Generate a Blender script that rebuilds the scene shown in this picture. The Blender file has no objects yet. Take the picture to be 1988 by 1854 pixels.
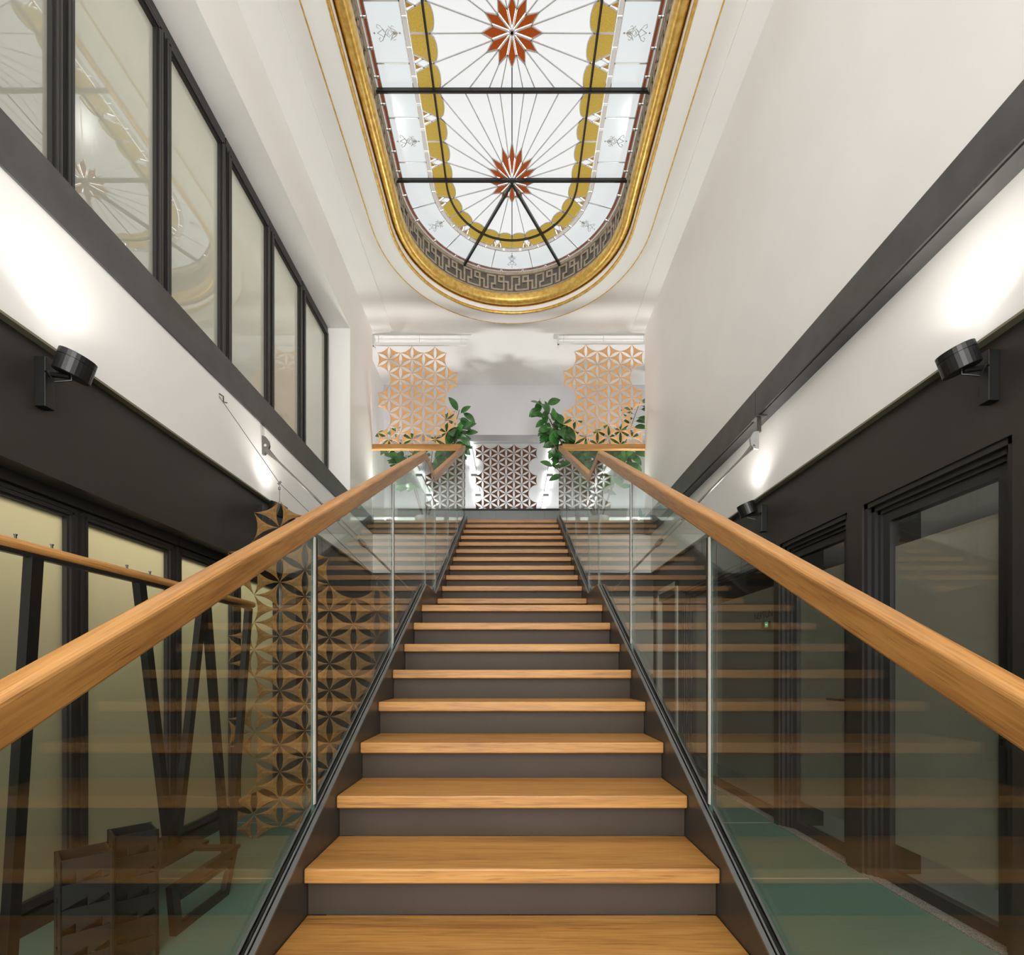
import bpy, math, random
from mathutils import Vector, Matrix

# ---------------------------------------------------------------- scene, camera, light
S = bpy.context.scene
COL = S.collection
random.seed(7)
# metres; the camera stands at the origin, +Y into the building, z = 0 is eye height
cam_d = bpy.data.cameras.new('camera'); cam = bpy.data.objects.new('camera', cam_d); COL.objects.link(cam)
cam.location = (0, 0, 0); cam.rotation_euler = (math.pi / 2, 0, 0)
cam_d.sensor_width = 36; cam_d.sensor_fit = 'HORIZONTAL'
cam_d.lens = 36 * 980 / 1988
cam_d.shift_y = 376 / 1988
cam_d.clip_start = 0.02
S.camera = cam
S.view_settings.view_transform = 'Standard'; S.view_settings.look = 'None'
S.view_settings.gamma = 1; S.view_settings.use_curve_mapping = False
S.view_settings.exposure = 1.15
S.cycles.max_bounces = 10; S.cycles.diffuse_bounces = 6; S.cycles.glossy_bounces = 6
S.cycles.transparent_max_bounces = 32
S.cycles.use_denoising = True
S.cycles.sample_clamp_indirect = 6
w = bpy.data.worlds.new('world'); S.world = w; w.use_nodes = True
w.node_tree.nodes['Background'].inputs[0].default_value = (1, 0.985, 0.96, 1)
w.node_tree.nodes['Background'].inputs[1].default_value = 2.7      # added fill: even sky light through the side left open behind
SKY = 0.375       # radiance of the skylight panes
LAMP = 11.5      # watts of each wall lamp
ROOM_UP, ROOM_LOW = 31.0, 62.0

def lamp_area(name, loc, direction, sx, sy, watts, col=(1, 1, 1)):
    d = bpy.data.lights.new(name, 'AREA'); d.shape = 'RECTANGLE'; d.size = sx; d.size_y = sy
    d.energy = watts; d.color = col
    o = bpy.data.objects.new(name, d); COL.objects.link(o); o.location = loc
    z = -Vector(direction).normalized(); x = Vector((0, 1, 0)); y = z.cross(x)       # long side along the building
    o.rotation_euler = Matrix((x, y, z)).transposed().to_euler(); return o
# lamps of the offices behind the frosted glass on the left, upper and lower storey
lamp_area('office_lamp_upper', (-3.3, 4.2, 4.35), (0.35, 0, -1), 4.5, 0.6, ROOM_UP, (1, .97, .90))
lamp_area('office_lamp_lower', (-2.9, 3.2, 1.2), (0.7, 0, -1), 4.5, 0.4, ROOM_LOW, (1, .93, .78))
lamp_area('office_lamp_right', (3.6, 3.6, 1.2), (0, 0, -1), 4.0, 0.5, 5.0, (1, .95, .85))

# ---------------------------------------------------------------- materials
def mat(name, col, rough=.5, metal=0, coat=0, emit=None, es=0, spec=.5, trans=0):
    m = bpy.data.materials.new(name); m.use_nodes = True
    b = m.node_tree.nodes['Principled BSDF']
    b.inputs['Base Color'].default_value = (*col, 1); b.inputs['Roughness'].default_value = rough
    b.inputs['Metallic'].default_value = metal; b.inputs['Coat Weight'].default_value = coat
    b.inputs['Coat Roughness'].default_value = 0.0
    b.inputs['Specular IOR Level'].default_value = spec
    if emit: b.inputs['Emission Color'].default_value = (*emit, 1); b.inputs['Emission Strength'].default_value = es
    return m
def N(m, t, **k):
    n = m.node_tree.nodes.new(t)
    for a, v in k.items(): setattr(n, a, v)
    return n
def L(m, a, b): m.node_tree.links.new(a, b)
def noisy(m, c1, c2, scale=(1, 1, 1), ns=5, detail=4, bump=0, rough=None, lo=.35, hi=.65, bscale=None):
    """two-tone procedural colour with optional fine relief"""
    b = m.node_tree.nodes['Principled BSDF']
    tc = N(m, 'ShaderNodeTexCoord'); mp = N(m, 'ShaderNodeMapping'); mp.inputs['Scale'].default_value = scale
    L(m, tc.outputs['Object'], mp.inputs['Vector'])
    no = N(m, 'ShaderNodeTexNoise'); no.inputs['Scale'].default_value = ns; no.inputs['Detail'].default_value = detail
    L(m, mp.outputs[0], no.inputs['Vector'])
    cr = N(m, 'ShaderNodeValToRGB')
    cr.color_ramp.elements[0].position = lo; cr.color_ramp.elements[1].position = hi
    cr.color_ramp.elements[0].color = (*c1, 1); cr.color_ramp.elements[1].color = (*c2, 1)
    L(m, no.outputs['Fac'], cr.inputs['Fac']); L(m, cr.outputs[0], b.inputs['Base Color'])
    if bump:
        n2 = no
        if bscale:
            n2 = N(m, 'ShaderNodeTexNoise'); n2.inputs['Scale'].default_value = bscale; L(m, mp.outputs[0], n2.inputs['Vector'])
        bp = N(m, 'ShaderNodeBump'); bp.inputs['Strength'].default_value = bump; bp.inputs['Distance'].default_value = .004
        L(m, n2.outputs['Fac'], bp.inputs['Height']); L(m, bp.outputs[0], b.inputs['Normal'])
    return m
def wood(name, axis, dark, mid, light, rough=.42, tilt=0):
    m = mat(name, mid, rough); b = m.node_tree.nodes['Principled BSDF']
    tc = N(m, 'ShaderNodeTexCoord')
    def noise(al, ac, detail=3, dist=0):
        mp = N(m, 'ShaderNodeMapping'); s = [ac, ac, ac]; s[axis] = al; mp.inputs['Scale'].default_value = s
        rt = N(m, 'ShaderNodeMapping'); rt.inputs['Rotation'].default_value = (-tilt, 0, 0)
        L(m, tc.outputs['Object'], rt.inputs['Vector']); L(m, rt.outputs[0], mp.inputs['Vector'])
        n = N(m, 'ShaderNodeTexNoise'); n.inputs['Scale'].default_value = 1; n.inputs['Detail'].default_value = detail
        n.inputs['Distortion'].default_value = dist
        L(m, mp.outputs[0], n.inputs['Vector']); return n
    broad = noise(1.1, 16, 3, .6); fine = noise(5, 150, 2); pore = noise(9, 330, 1)
    cr = N(m, 'ShaderNodeValToRGB'); e = cr.color_ramp.elements
    e[0].position = .28; e[0].color = (*dark, 1); e[1].position = .72; e[1].color = (*light, 1)
    k = e.new(.5); k.color = (*mid, 1)
    mx = N(m, 'ShaderNodeMix'); mx.data_type = 'FLOAT'; mx.inputs[0].default_value = .45
    L(m, broad.outputs['Fac'], mx.inputs[2]); L(m, fine.outputs['Fac'], mx.inputs[3]); L(m, mx.outputs[0], cr.inputs['Fac'])
    pr = N(m, 'ShaderNodeValToRGB'); pr.color_ramp.elements[0].position = .3; pr.color_ramp.elements[1].position = .42
    pr.color_ramp.elements[0].color = (.48, .40, .35, 1); pr.color_ramp.elements[1].color = (1, 1, 1, 1)
    L(m, pore.outputs['Fac'], pr.inputs['Fac'])
    mm = N(m, 'ShaderNodeMix'); mm.data_type = 'RGBA'; mm.blend_type = 'MULTIPLY'; mm.inputs[0].default_value = .6
    L(m, cr.outputs[0], mm.inputs[6]); L(m, pr.outputs[0], mm.inputs[7]); L(m, mm.outputs[2], b.inputs['Base Color'])
    bp = N(m, 'ShaderNodeBump'); bp.inputs['Strength'].default_value = .12; bp.inputs['Distance'].default_value = .002
    L(m, fine.outputs['Fac'], bp.inputs['Height']); L(m, bp.outputs[0], b.inputs['Normal'])
    return m
def sheet_glass(name, tint, f0=.045, frost=0.0):
    """clear sheet: tinted see-through plus a mirror reflection that grows with the angle (Schlick)"""
    m = bpy.data.materials.new(name); m.use_nodes = True; t = m.node_tree; t.nodes.clear()
    g = N(m, 'ShaderNodeNewGeometry'); vm = N(m, 'ShaderNodeVectorMath', operation='DOT_PRODUCT')
    L(m, g.outputs['Normal'], vm.inputs[0]); L(m, g.outputs['Incoming'], vm.inputs[1])
    ab = N(m, 'ShaderNodeMath', operation='ABSOLUTE'); L(m, vm.outputs['Value'], ab.inputs[0])
    om = N(m, 'ShaderNodeMath', operation='SUBTRACT'); om.inputs[0].default_value = 1; L(m, ab.outputs[0], om.inputs[1])
    pw = N(m, 'ShaderNodeMath', operation='POWER'); L(m, om.outputs[0], pw.inputs[0]); pw.inputs[1].default_value = 5
    ma = N(m, 'ShaderNodeMath', operation='MULTIPLY_ADD'); L(m, pw.outputs[0], ma.inputs[0])
    ma.inputs[1].default_value = 1 - f0; ma.inputs[2].default_value = f0
    tr = N(m, 'ShaderNodeBsdfTransparent'); tr.inputs[0].default_value = (*tint, 1)
    gl = N(m, 'ShaderNodeBsdfGlossy'); gl.inputs['Roughness'].default_value = frost
    mx = N(m, 'ShaderNodeMixShader'); L(m, ma.outputs[0], mx.inputs[0]); L(m, tr.outputs[0], mx.inputs[1]); L(m, gl.outputs[0], mx.inputs[2])
    o = N(m, 'ShaderNodeOutputMaterial'); L(m, mx.outputs[0], o.inputs[0]); return m
def frosted(name, col, trans_col, tw=.6, f0=.08):
    """frosted film on glass: scatters light from both sides, clear mirror coat in front"""
    m = bpy.data.materials.new(name); m.use_nodes = True; t = m.node_tree; t.nodes.clear()
    di = N(m, 'ShaderNodeBsdfDiffuse'); di.inputs[0].default_value = (*col, 1)
    tl = N(m, 'ShaderNodeBsdfTranslucent'); tl.inputs[0].default_value = (*trans_col, 1)
    m1 = N(m, 'ShaderNodeMixShader'); m1.inputs[0].default_value = tw
    L(m, di.outputs[0], m1.inputs[1]); L(m, tl.outputs[0], m1.inputs[2])
    g = N(m, 'ShaderNodeNewGeometry'); vm = N(m, 'ShaderNodeVectorMath', operation='DOT_PRODUCT')
    L(m, g.outputs['Normal'], vm.inputs[0]); L(m, g.outputs['Incoming'], vm.inputs[1])
    ab = N(m, 'ShaderNodeMath', operation='ABSOLUTE'); L(m, vm.outputs['Value'], ab.inputs[0])
    om = N(m, 'ShaderNodeMath', operation='SUBTRACT'); om.inputs[0].default_value = 1; L(m, ab.outputs[0], om.inputs[1])
    pw = N(m, 'ShaderNodeMath', operation='POWER'); L(m, om.outputs[0], pw.inputs[0]); pw.inputs[1].default_value = 5
    ma = N(m, 'ShaderNodeMath', operation='MULTIPLY_ADD'); L(m, pw.outputs[0], ma.inputs[0]); ma.inputs[1].default_value = 1 - f0; ma.inputs[2].default_value = f0
    gl = N(m, 'ShaderNodeBsdfGlossy'); gl.inputs['Roughness'].default_value = 0
    mx = N(m, 'ShaderNodeMixShader'); L(m, ma.outputs[0], mx.inputs[0]); L(m, m1.outputs[0], mx.inputs[1]); L(m, gl.outputs[0], mx.inputs[2])
    o = N(m, 'ShaderNodeOutputMaterial'); L(m, mx.outputs[0], o.inputs[0]); return m
def pane_mat(name, col, k=1.0, grain=0):
    m = mat(name, tuple(.25 * c for c in col), .12, emit=col, es=SKY * k)
    if grain:
        b = m.node_tree.nodes['Principled BSDF']; tc = N(m, 'ShaderNodeTexCoord')
        no = N(m, 'ShaderNodeTexNoise'); no.inputs['Scale'].default_value = 90; L(m, tc.outputs['Object'], no.inputs['Vector'])
        cr = N(m, 'ShaderNodeValToRGB'); cr.color_ramp.elements[0].position = .35; cr.color_ramp.elements[1].position = .75
        cr.color_ramp.elements[0].color = tuple(c * (1 - grain) for c in col) + (1,)
        cr.color_ramp.elements[1].color = tuple(min(1, c * (1 + grain)) for c in col) + (1,)
        L(m, no.outputs['Fac'], cr.inputs[0]); L(m, cr.outputs[0], b.inputs['Emission Color'])
    return m

M = {}
M['white'] = noisy(mat('white_plaster', (.86, .84, .825), .6), (.85, .83, .815), (.875, .86, .845), ns=1.3, bump=.05, bscale=120)
M['ceiling'] = noisy(mat('ceiling_plaster', (.86, .85, .84), .65), (.85, .84, .83), (.87, .86, .85), ns=1.1)
M['lilac'] = mat('pale_grey_paint', (.62, .62, .65), .6)
M['dark'] = noisy(mat('dark_wall_paint', (.027, .022, .018), .45), (.025, .020, .017), (.030, .024, .020), ns=2.2, bump=.06, bscale=200)
M['frame'] = mat('dark_window_frame', (.022, .020, .019), .38)
M['beam'] = noisy(mat('charcoal_steel', (.06, .057, .055), .42), (.055, .052, .05), (.075, .072, .07), ns=6, bump=.12, bscale=260)
M['strip'] = mat('beige_reveal', (.2, .17, .12), .5)
M['riser'] = noisy(mat('brown_grey_steel', (.052, .038, .026), .55, spec=.25), (.050, .037, .026), (.057, .042, .030), ns=3)
M['stringer'] = noisy(mat('brown_black_steel', (.05, .041, .034), .36), (.046, .038, .031), (.055, .046, .038), ns=4)
M['channel'] = mat('grey_steel_edge', (.2, .2, .2), .3, .7)
M['black'] = mat('black_powder_coat', (.008, .008, .008), .35)
M['steel'] = mat('dull_steel', (.16, .15, .14), .35, .8)
M['chrome'] = mat('bright_steel', (.75, .75, .75), .15, 1)
M['oakx'] = wood('oak_along_width', 0, (.20, .08, .018), (.425, .20, .048), (.54, .28, .08))
M['oaky'] = wood('oak_along_rail', 1, (.19, .072, .019), (.405, .188, .050), (.53, .27, .084), .36)
M['oakr'] = wood('oak_along_slope', 1, (.19, .072, .019), (.405, .188, .050), (.53, .27, .084), .36, math.atan(.162 / .303))
M['glass'] = sheet_glass('balustrade_glass', (.94, .965, .935))
M['glass_edge'] = mat('polished_glass_edge', (.05, .09, .07), .15, spec=.8)
M['grey'] = mat('grey_bracket_paint', (.34, .33, .32), .4)
M['seal'] = mat('pale_joint_seal', (.75, .75, .72), .35)
M['clear'] = sheet_glass('clear_door_glass', (.97, .98, .97), .05)
M['frost_up'] = frosted('frosted_glass_upper', (.30, .30, .275), (.80, .80, .73), .6, .22)
M['frost_low'] = frosted('frosted_glass_lower', (.15, .145, .115), (.62, .59, .47), .6)
M['film'] = frosted('frosted_door_film', (.36, .325, .27), (.4, .38, .33), .3)
M['floor'] = noisy(mat('sea_green_floor', (.10, .18, .14), .35), (.094, .17, .13), (.107, .19, .15), ns=2)
M['joint'] = mat('pale_floor_joint', (.45, .43, .36), .4)
M['stone'] = noisy(mat('speckled_threshold', (.2, .18, .16), .6), (.06, .055, .05), (.34, .31, .28), ns=220, detail=2)
M['gold'] = noisy(mat('gold_leaf', (.72, .45, .10), .34, .55), (.62, .36, .07), (.82, .56, .17), ns=22, bump=.25, bscale=60)
M['bronze'] = noisy(mat('bronze_mesh', (.36, .30, .22), .5, .2), (.32, .265, .195), (.42, .35, .265), ns=30)
M['mesh'] = mat('bronze_grille', (.15, .115, .075), .6, .2)
M['felt_tan'] = noisy(mat('tan_felt', (.68, .40, .19), .9), (.65, .375, .175), (.72, .43, .21), ns=40, bump=.3, bscale=300)
M['felt_gold_dim'] = noisy(mat('golden_brown_felt_dimmed', (.20, .10, .027), .9), (.165, .082, .02), (.235, .122, .034), ns=60, bump=.4, bscale=400)  # dim aisle and glass tint put into a darker felt colour
M['felt_red_backlit'] = noisy(mat('chestnut_felt_backlit', (.24, .10, .055), .9), (.22, .09, .048), (.26, .115, .062), ns=40)  # darker felt, its backlit silhouette put into the colour
M['leaf'] = noisy(mat('rubber_leaf', (.03, .12, .025), .25, spec=.6), (.016, .075, .018), (.05, .17, .035), ns=9)
M['stem'] = mat('brown_stem', (.12, .075, .04), .6)
M['teal_leaf'] = mat('blue_green_leaf', (.08, .30, .30), .5)
M['pot'] = mat('white_pot', (.75, .75, .74), .4)
M['cabinet'] = mat('grey_cabinet', (.3, .32, .32), .5)
M['pale_floor'] = mat('pale_floor_finish', (.6, .58, .55), .5)
M['winlight'] = mat('daylight_window', (.6, .6, .6), .3, emit=(.92, .97, 1), es=.8)
M['tube'] = mat('lit_diffuser', (.8, .8, .8), .4, emit=(1, .99, .97), es=.6)
M['upglow'] = mat('added_upper_glow', (.8, .8, .8), .4, emit=(1, .99, .97), es=2.2)  # glow added on top of the pendants
M['lens'] = mat('lit_lens', (.8, .8, .8), .4, emit=(1, .95, .88), es=6)
M['paledoor'] = mat('pale_door_paint', (.40, .38, .34), .5)
M['paleframe'] = mat('pale_frame', (.5, .48, .43), .5)
M['green_led'] = mat('green_screen', (.02, .3, .15), .3, emit=(.02, .35, .16), es=.2)
M['ink'] = mat('dark_lettering', (.03, .03, .03), .5)
M['letter_white'] = mat('white_lettering', (.8, .8, .8), .5, emit=(.8, 1, .9), es=.15)
M['p_white'] = pane_mat('white_opal_pane', (.88, .895, .90))
M['p_cool'] = pane_mat('cool_opal_pane', (.77, .815, .83))
M['p_yellow'] = pane_mat('amber_pane', (.52, .355, .065), 1, .22)
M['p_red'] = pane_mat('rust_red_pane', (.33, .065, .012), 1, .25)
M['p_maroon'] = pane_mat('maroon_pane', (.20, .045, .02), 1)
M['p_beige'] = pane_mat('beige_pane', (.56, .52, .48), 1)
M['p_brown'] = pane_mat('brown_pane', (.38, .2, .04), 1)
M['came'] = mat('leaded_came', (.62, .62, .63), .3, .4)
M['etch'] = mat('etched_ornament', (.42, .42, .40), .5)

# ---------------------------------------------------------------- mesh helpers
class MB:
    def __init__(s): s.v = []; s.f = []; s.m = []; s.k = 0
    def add(s, vs, fs, mi=0):
        b = len(s.v); s.v += [tuple(p) for p in vs]
        s.f += [tuple(i + b for i in f) for f in fs]; s.m += [mi] * len(fs)
    def box(s, x0, x1, y0, y1, z0, z1, mi=0):
        x0, x1 = sorted((x0, x1)); y0, y1 = sorted((y0, y1)); z0, z1 = sorted((z0, z1))
        s.add([(x0, y0, z0), (x1, y0, z0), (x1, y1, z0), (x0, y1, z0), (x0, y0, z1), (x1, y0, z1), (x1, y1, z1), (x0, y1, z1)],
              [(0, 3, 2, 1), (4, 5, 6, 7), (0, 1, 5, 4), (1, 2, 6, 5), (2, 3, 7, 6), (3, 0, 4, 7)], mi)
    def prism(s, poly, axis, a0, a1, mi=0, ms=None):
        """polygon in the two other axes, extruded along axis from a0 to a1; ms = material of the edge faces"""
        n = len(poly)
        def P(p, a):
            q = list(p); q.insert(axis, a); return tuple(q)
        b = len(s.v); s.v += [P(p, a0) for p in poly] + [P(p, a1) for p in poly]
        s.f.append(tuple(b + i for i in range(n))[::-1]); s.m.append(mi)
        s.f.append(tuple(b + n + i for i in range(n))); s.m.append(mi)
        for i in range(n):
            j = (i + 1) % n; s.f.append((b + i, b + j, b + n + j, b + n + i)); s.m.append(mi if ms is None else ms)
    def tube(s, pts, r, n=8, mi=0, closed=False):
        pts = [Vector(p) for p in pts]; b = len(s.v); m = len(pts); up = None
        for i, p in enumerate(pts):
            if closed: d = pts[(i + 1) % m] - pts[i - 1]
            else: d = pts[min(i + 1, m - 1)] - pts[max(i - 1, 0)]
            d.normalize()
            if up is None: up = Vector((0, 0, 1)) if abs(d.z) < .9 else Vector((1, 0, 0))
            e1 = d.cross(up); e1.normalize(); e2 = e1.cross(d); up = e2
            rr = r[i] if isinstance(r, (list, tuple)) else r
            for k in range(n):
                a = 2 * math.pi * k / n; s.v.append(tuple(p + e1 * (rr * math.cos(a)) + e2 * (rr * math.sin(a))))
        for i in range(m if closed else m - 1):
            i2 = (i + 1) % m
            for k in range(n):
                k2 = (k + 1) % n
                s.f.append((b + i * n + k, b + i * n + k2, b + i2 * n + k2, b + i2 * n + k)); s.m.append(mi)
        if not closed:
            s.f.append(tuple(b + k for k in range(n))[::-1]); s.m.append(mi)
            s.f.append(tuple(b + (m - 1) * n + k for k in range(n))); s.m.append(mi)
    def bar(s, p, q, wx, wy, mi=0):
        """rectangular bar from p to q"""
        p, q = Vector(p), Vector(q); d = (q - p).normalized()
        ref = Vector((1, 0, 0)) if abs(d.x) < .8 else Vector((0, 1, 0))
        e2 = d.cross(ref).normalized(); e1 = e2.cross(d)
        vs = []
        for c in (p, q):
            for a, b_ in ((-1, -1), (1, -1), (1, 1), (-1, 1)): vs.append(c + e1 * (a * wx / 2) + e2 * (b_ * wy / 2))
        s.add(vs, [(3, 2, 1, 0), (4, 5, 6, 7), (0, 1, 5, 4), (1, 2, 6, 5), (2, 3, 7, 6), (3, 0, 4, 7)], mi)
    def grid(s, rows, mi=0, cu=False, cv=False):
        b = len(s.v); n = len(rows[0]); m = len(rows)
        for r in rows: s.v += [tuple(p) for p in r]
        for i in range(m if cu else m - 1):
            for j in range(n if cv else n - 1):
                i2 = (i + 1) % m; j2 = (j + 1) % n
                s.f.append((b + i * n + j, b + i * n + j2, b + i2 * n + j2, b + i2 * n + j)); s.m.append(mi)
    def build(s, name, mats, parent=None, smooth=False, bevel=0, loc=None):
        me = bpy.data.meshes.new(name); me.from_pydata(s.v, [], s.f)
        for x in (mats if isinstance(mats, (list, tuple)) else [mats]): me.materials.append(x)
        me.polygons.foreach_set('material_index', s.m)
        if smooth: me.polygons.foreach_set('use_smooth', [True] * len(me.polygons))
        me.update()
        o = bpy.data.objects.new(name, me); COL.objects.link(o)
        if parent: attach(o, parent)
        if bevel:
            b = o.modifiers.new('bevel', 'BEVEL'); b.width = bevel; b.segments = 2; b.limit_method = 'ANGLE'; b.angle_limit = math.radians(40)
        return o
def attach(o, parent):
    o.parent = parent; o.matrix_parent_inverse = Matrix.Translation(-Vector(parent['base'])) if 'base' in parent else Matrix()
def thing(name, label, cat, loc=(0, 0, 0), group=None):
    o = bpy.data.objects.new(name, None); COL.objects.link(o); o.location = loc; o.empty_display_size = .1
    o['label'] = label; o['category'] = cat; o['base'] = list(loc)
    if group: o['group'] = group
    return o
def tag(o, label, cat, group=None):
    o['label'] = label; o['category'] = cat
    if group: o['group'] = group
    return o
def struct(name, loc=(0, 0, 0)):
    o = bpy.data.objects.new(name, None); COL.objects.link(o); o.location = loc; o['kind'] = 'structure'; o['base'] = list(loc); o.empty_display_size = .1
    return o
def sbox(name, m, b, parent=None, bevel=0):
    q = MB(); q.box(*b); o = q.build(name, m, parent, bevel=bevel)
    if parent is None: o['kind'] = 'structure'
    return o

# ---------------------------------------------------------------- key dimensions
FL, UP, CE = -1.24, 2.28, 5.14           # ground floor, upper floor, ceiling
YB, YN = 7.60, -3.2                       # edge of the upper floor, open entrance side behind the camera
XL, XR = 2.10, 2.00                       # white walls left / right (above the beam)
XD = 2.14                                 # dark lower walls
ZT = 1.485                                # top of the dark walls
ZB0, ZB1 = 2.07, 2.30                     # steel beams

# ---------------------------------------------------------------- floor
fl = struct('floor', (0, 0, FL))
sbox('floor_bed', M['stone'], (-2.6, 2.6, YN, 8.0, FL - .12, FL - .02), fl)
ys = [YN, -1.4, -.3, .8, 1.91, 3.02, 4.13, 5.24, 6.35, 8.0]
for a, b in zip(ys, ys[1:]):
    for x0, x1 in ((-2.45, -.012), (.0, 2.20)):
        q = MB(); q.box(x0, x1, a + .004, b - .004, FL - .02, FL); q.build('floor_slab', M['floor'], fl)
    sbox('floor_joint', M['joint'], (-2.45, 2.20, b - .004, b + .004, FL - .02, FL + .001), fl)
sbox('floor_joint', M['joint'], (-.012, 0, YN, 8.0, FL - .02, FL - .001), fl)

# ---------------------------------------------------------------- walls
def wall_box(parent, name, m, *b): return sbox(name, M[m], b, parent)
wl = struct('wall_left', (-XL, 0, FL))
# dark lower wall: fascia above the recessed glazing, then the far stretch of plain dark wall
wall_box(wl, 'dark_fascia', 'dark', -2.40, -XD, YN, 8.0, .904, ZT)
wall_box(wl, 'dark_pier', 'dark', -2.40, -XD, 5.0, 8.0, FL, .904)
wall_box(wl, 'white_band', 'white', -2.6, -XL, YN, YB + .02, ZT, ZB0)
wall_box(wl, 'beige_reveal_strip', 'strip', -XD - .002, -XL, YN, YB, ZT - .012, ZT)
wall_box(wl, 'upper_bulkhead', 'white', -2.6, -XL, YN, YB, 4.45, CE + .1)
wall_box(wl, 'upper_pier', 'white', -2.6, -XL, 6.55, YB, ZB0, 4.45)
wall_box(wl, 'window_ledge', 'white', -2.6, -XL, YN, 6.55, ZB0, ZB1)
wr = struct('wall_right', (XR, 0, FL))
wall_box(wr, 'upper_wall', 'white', XR, 2.6, YN, YB, ZB0, CE + .1)
wall_box(wr, 'white_band', 'white', 2.095, 2.6, YN, YB + .02, ZT, ZB0)
wall_box(wr, 'beige_reveal_strip', 'strip', 2.095, XD + .002, YN, YB, ZT - .012, ZT)
# dark wall with its door openings (door, door, glazed partition, pale door)
OPEN = [(2.16, 3.085), (3.225, 4.05), (4.12, 6.36), (6.50, 7.42)]
ZO = 1.014
wall_box(wr, 'dark_fascia', 'dark', XD, 2.5, YN, 8.0, ZO, ZT)
prev = 1.30
for a, b in OPEN:
    wall_box(wr, 'dark_pier', 'dark', XD, 2.5, prev, a, FL, ZO); prev = b
wall_box(wr, 'dark_pier', 'dark', XD, 2.5, prev, 8.0, FL, ZO)
wall_box(wr, 'dark_pier', 'dark', XD, 2.5, YN, .35, FL, ZO)
# cross wall under the upper floor
wb = struct('wall_back', (0, YB, FL))
wall_box(wb, 'white_band', 'white', -2.6, 2.6, YB + .02, YB + .3, ZT, ZB0)
wall_box(wb, 'dark_panel', 'dark', -2.6, 2.6, YB + .05, YB + .3, FL, ZT)
# slab of the upper floor and its steel edge
us = struct('floor_upper', (0, YB, UP))
wall_box(us, 'slab', 'pale_floor', -4.2, 4.2, YB + .03, 16.2, ZB0, UP)
e = struct('trim_1', (-XL, 0, ZB0)); sbox('steel_beam', M['beam'], (-2.3, -XL + .012, YN, YB + .03, ZB0, ZB1), e)
e = struct('trim_2', (XR, 0, ZB0))
sbox('steel_beam', M['beam'], (XR - .012, 2.3, YN, 4.118, ZB0, ZB1), e); sbox('steel_beam', M['beam'], (XR - .012, 2.3, 4.126, YB + .03, ZB0, ZB1), e)
q = MB(); q.box(2.0, 2.096, YN, YB, ZB0 - .012, ZB0); q.box(XR - .016, XR - .004, YN, YB, ZB0 - .004, ZB0 + .01)
q.build('beam_flange', M['beam'], e)
e = struct('trim_3', (0, YB, ZB0)); sbox('steel_beam', M['beam'], (-XL, XR, YB, YB + .03, ZB0, UP - .04), e)
# upper hall behind the balustrade
uh = struct('wall_upper_hall', (0, 9, UP))
wall_box(uh, 'side_wall', 'white', -4.2, -2.3, YB + .02, 9.08, UP, CE); wall_box(uh, 'side_wall', 'white', 2.46, 4.2, YB + .02, 9.08, UP, CE)
wall_box(uh, 'header', 'lilac', -4.2, 4.2, 9.06, 9.3, 4.24, CE + .1)
wall_box(uh, 'side_wall', 'white', -4.4, -4.2, 9.08, 16.2, UP, CE + .1); wall_box(uh, 'side_wall', 'white', 4.2, 4.4, 9.08, 16.2, UP, CE + .1)
wall_box(uh, 'end_wall', 'white', -4.4, 4.4, 16.0, 16.2, 4.95, CE + .1); wall_box(uh, 'end_wall', 'white', -4.4, 4.4, 16.0, 16.2, UP, 3.0)
for i in range(4):
    x0 = -4.2 + i * 2.1
    wn = struct('window_%d' % (20 + i), (x0, 16, 3.0))
    sbox('pane', M['winlight'], (x0 + .06, x0 + 2.04, 16.05, 16.07, 3.06, 4.9), wn)
    q = MB(); q.box(x0, x0 + .06, 16.0, 16.1, 3.0, 4.95); q.box(x0 + 2.04, x0 + 2.1, 16.0, 16.1, 3.0, 4.95)
    q.box(x0, x0 + 2.1, 16.0, 16.1, 3.0, 3.06); q.box(x0, x0 + 2.1, 16.0, 16.1, 4.89, 4.95); q.build('frame', M['pot'], wn)

# ---------------------------------------------------------------- skylight geometry: stadium path, centre of the far arc at y = DC
DC, DN, ZG = 5.68, -1.0, 5.5
def pt(R, t):
    """t < 0: left straight side (metres before the arc); 0..180: arc angle; > 180: right straight side"""
    if t < 0: return (-R, DC + t)
    if t <= 180: a = math.radians(t); return (-R * math.cos(a), DC + R * math.sin(a))
    return (R, DC - (t - 180))
def span(t0, t1, step=4.0):
    ts = [t0]; a, b = max(t0, 0), min(t1, 180)
    if t0 < 0 <= t1: ts.append(0.0)
    if b > a:
        n = max(1, int(math.ceil((b - a) / step))); ts += [a + (b - a) * i / n for i in range(1, n + 1)]
    if t1 > 180: ts.append(t1)
    if t1 <= 0: ts.append(t1)
    out = []
    for t in ts:
        if not out or abs(t - out[-1]) > 1e-6: out.append(t)
    return out
def stadium(R, step=4.0):
    pts = [(-R, DN)] + [pt(R, a * step) for a in range(int(180 / step) + 1)] + [(R, DN)]
    n = int(180 / step)
    pts += [(R * math.cos(math.radians(a * step)), DN - R * math.sin(math.radians(a * step))) for a in range(1, n)]
    return pts
def sweep(name, prof, m, parent, smooth=True, closed=False):
    """profile of (R, z) points swept round the opening"""
    rows = [[(x, y, z) for x, y in stadium(R)] for R, z in prof]
    if closed: rows.append(rows[0])
    q = MB(); q.grid(rows, cv=True); return q.build(name, M[m], parent, smooth=smooth)

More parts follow.
